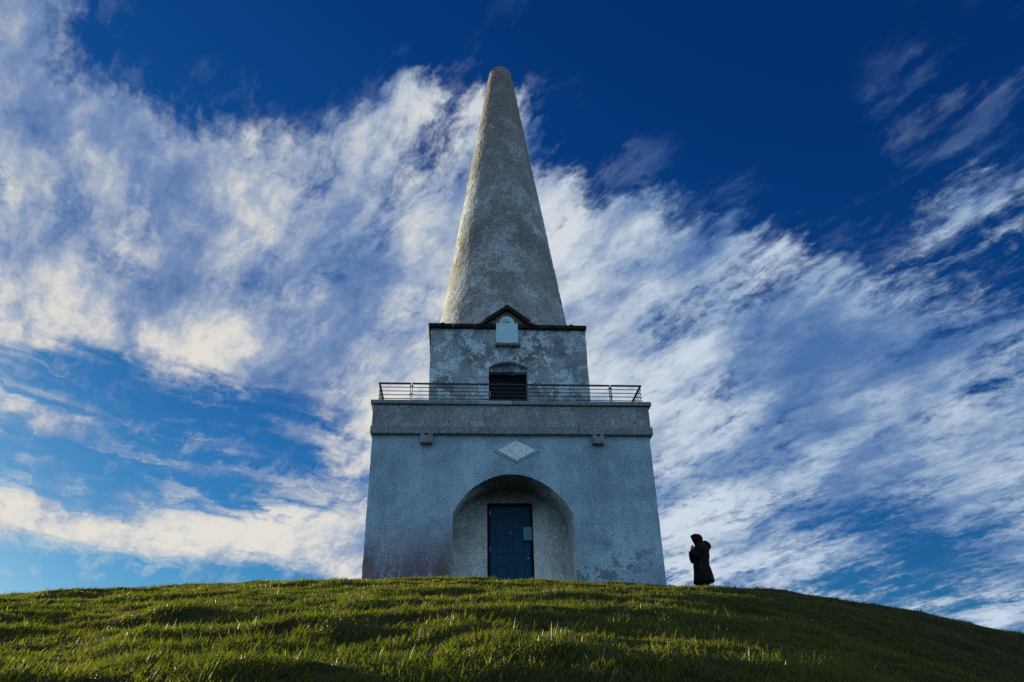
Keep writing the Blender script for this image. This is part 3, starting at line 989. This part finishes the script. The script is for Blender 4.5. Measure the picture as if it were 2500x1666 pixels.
# ------------------------------------------------------------------ grass
def blades(n_seg, bx, by, bz, L, W, face, lean_d, lean, bend, tint):
    n = len(bx)
    K = 2 * n_seg + 1
    co = np.zeros((n, K, 3), np.float32)
    wx, wy = np.cos(face), np.sin(face)
    lx, ly = np.cos(lean_d), np.sin(lean_d)
    for s in range(n_seg + 1):
        t = s / n_seg
        o = L * (lean * t + bend * t * t)
        hz = L * (t * np.sqrt(np.maximum(0.1, 1 - lean ** 2)) - 0.45 * bend * t * t)
        cxx, cyy, czz = bx + lx * o, by + ly * o, bz + hz
        if s < n_seg:
            ww = W * 0.5 * (1 - 0.55 * t * t)
            co[:, 2 * s] = np.stack([cxx - wx * ww, cyy - wy * ww, czz], -1)
            co[:, 2 * s + 1] = np.stack([cxx + wx * ww, cyy + wy * ww, czz], -1)
        else:
            co[:, 2 * s] = np.stack([cxx, cyy, czz], -1)
    tri = []
    for s in range(n_seg - 1):
        a = 2 * s
        tri += [(a, a + 1, a + 3), (a, a + 3, a + 2)]
    a = 2 * (n_seg - 1)
    tri.append((a, a + 1, a + 2))
    tri = np.array(tri)
    faces = (np.arange(n)[:, None, None] * K + tri[None]).reshape(-1, 3)
    return co.reshape(-1, 3), faces, np.repeat(tint, K, 0)


sets = []
cxg, cyg = CAM.x, CAM.y
for s0, s1, cnt, nseg, wmin, wmax, lmul in ((1.2, 4.2, 120000, 4, .0032, .0058, 1.18), (4.2, 8.0, 200000, 3, .0040, .0070, 1.12), (8.0, 13.0, 260000, 2, .006, .010, 1.05), (13.0, 24.0, 230000, 2, .009, .014, 1.05)):
    n = int(cnt * 1.35)
    rad_ = np.sqrt(rng.uniform(s0 ** 2, s1 ** 2, n))
    ang = rng.uniform(R(-52), R(56), n)
    bx, by = cxg + rad_ * np.sin(ang), cyg + rad_ * np.cos(ang)
    clump = 0.8 * perlin(bx * 2.6, by * 2.6, 51) + 0.8 * perlin(bx * 7.5, by * 7.5, 52)
    keep = (rng.uniform(0, 1, n) < np.clip(0.72 + 0.35 * clump, 0.25, 1)) & (soil_mask(bx, by) < rng.uniform(0.25, 0.9, n))
    keep &= ~((bx > XL - 0.02) & (bx < XR + 0.02) & (by > -0.02) & (by < D + 0.02))
    bx, by, clump = bx[keep], by[keep], clump[keep]
    n = len(bx)
    bz = height(bx, by) - 0.006
    big = np.clip(perlin(bx * 1.1 + 7, by * 1.3, 53), -1, 1)
    L = rng.gamma(9, 1 / 9, n) * np.clip(0.027 + 0.024 * clump + 0.011 * big, 0.012, 0.065) * lmul
    tall = rng.uniform(0, 1, n) < 0.006
    L = np.clip(np.where(tall, L * 1.6, L), 0.016, 0.12)
    W = rng.uniform(wmin, wmax, n)
    face = rng.uniform(0, 2 * np.pi, n)
    lean_d = np.where(rng.uniform(0, 1, n) < 0.55, rng.normal(0.3, 0.8, n), rng.uniform(0, 2 * np.pi, n))
    lean = np.clip(rng.normal(0.30, 0.20, n), 0.0, 0.85)
    bend = rng.uniform(0.02, 0.45, n)
    tint = np.stack([rng.uniform(0, 1, n), np.clip(0.5 + 0.35 * perlin(bx * 0.9, by * 0.9, 54) + 0.2 * perlin(bx * 3.1, by * 3.1, 55), 0, 1), (rng.uniform(0, 1, n) < 0.014).astype(float), np.ones(n)], -1)
    sets.append(blades(nseg, bx, by, bz, L, W, face, lean_d, lean, bend, tint))
off, cos_, fcs, tnt = 0, [], [], []
for a, b, c in sets:
    cos_.append(a)
    fcs.append(b + off)
    tnt.append(c)
    off += len(a)
cos_, fcs, tnt = np.concatenate(cos_), np.concatenate(fcs), np.concatenate(tnt)
me = bpy.data.meshes.new('grass')
me.vertices.add(len(cos_))
me.vertices.foreach_set('co', cos_.reshape(-1).astype(np.float32))
me.loops.add(fcs.size)
me.loops.foreach_set('vertex_index', fcs.reshape(-1).astype(np.int32))
me.polygons.add(len(fcs))
me.polygons.foreach_set('loop_start', np.arange(0, fcs.size, 3, dtype=np.int32))
me.update()
at = me.attributes.new('tint', 'FLOAT_COLOR', 'POINT')
at.data.foreach_set('color', tnt.reshape(-1).astype(np.float32))
print('grass tris', len(fcs))
mt, g = material('grass_blades')
av = g.new('ShaderNodeAttribute', attribute_name='tint').outputs['Color']
ta, tb, tc = g.sep(av)
gc = g.mix(ta, (0.020, 0.042, 0.009), (0.048, 0.074, 0.012))
gc = g.mix(g.m('MULTIPLY', tb, 0.55), gc, (0.082, 0.086, 0.011))
gc = g.mix(tc, gc, (0.15, 0.135, 0.05))
dif = g.new('ShaderNodeBsdfDiffuse')
g.put(dif.inputs[0], gc)
trn = g.new('ShaderNodeBsdfTranslucent')
g.put(trn.inputs[0], g.mix(1.0, gc, (2.8, 2.6, 0.85), 'MULTIPLY'))
ms = g.new('ShaderNodeMixShader')
ms.inputs[0].default_value = 0.5
g.t.links.new(dif.outputs[0], ms.inputs[1])
g.t.links.new(trn.outputs[0], ms.inputs[2])
gl_ = g.new('ShaderNodeBsdfGlossy')
gl_.inputs['Roughness'].default_value = 0.38
gl_.inputs['Color'].default_value = (1, 1, 1, 1)
fr = g.new('ShaderNodeFresnel')
fr.inputs['IOR'].default_value = 1.42
ms2 = g.new('ShaderNodeMixShader')
g.put(ms2.inputs[0], g.m('MINIMUM', g.m('MULTIPLY', fr.outputs[0], 0.55), 0.022))
g.t.links.new(ms.outputs[0], ms2.inputs[1])
g.t.links.new(gl_.outputs[0], ms2.inputs[2])
o = g.new('ShaderNodeOutputMaterial')
g.t.links.new(ms2.outputs[0], o.inputs[0])
tag(link('grass', me, mt), 'short rough green grass covering the hilltop', 'grass', kind='stuff')

# bare earth where the turf has been scuffed
mb = MB()
for sx, sy, ax, ay in SOIL:
    for k in range(int(260 * ax)):
        x, y = sx + random.gauss(0, ax * 0.45), sy + random.gauss(0, ay * 0.5)
        z = float(height(np.array([x]), np.array([y]))[0]) - 0.05 * float(soil_mask(np.array([x]), np.array([y]))[0])
        r_ = random.uniform(0.008, 0.035)
        vs = [(x + r_ * random.uniform(.6, 1.2) * a, y + r_ * random.uniform(.6, 1.2) * b, z + r_ * random.uniform(.5, .9) * c) for a, b, c in ((1, 0, 0), (0, 1, 0), (-1, 0, 0), (0, -1, 0), (0, 0, 1), (0, 0, -1))]
        mb.add(vs, [(0, 1, 4), (1, 2, 4), (2, 3, 4), (3, 0, 4), (1, 0, 5), (2, 1, 5), (3, 2, 5), (0, 3, 5)])
tag(mb.build('bare_earth', M['soil']), 'dark scuffed earth crumbs showing through the grass', 'soil', kind='stuff')
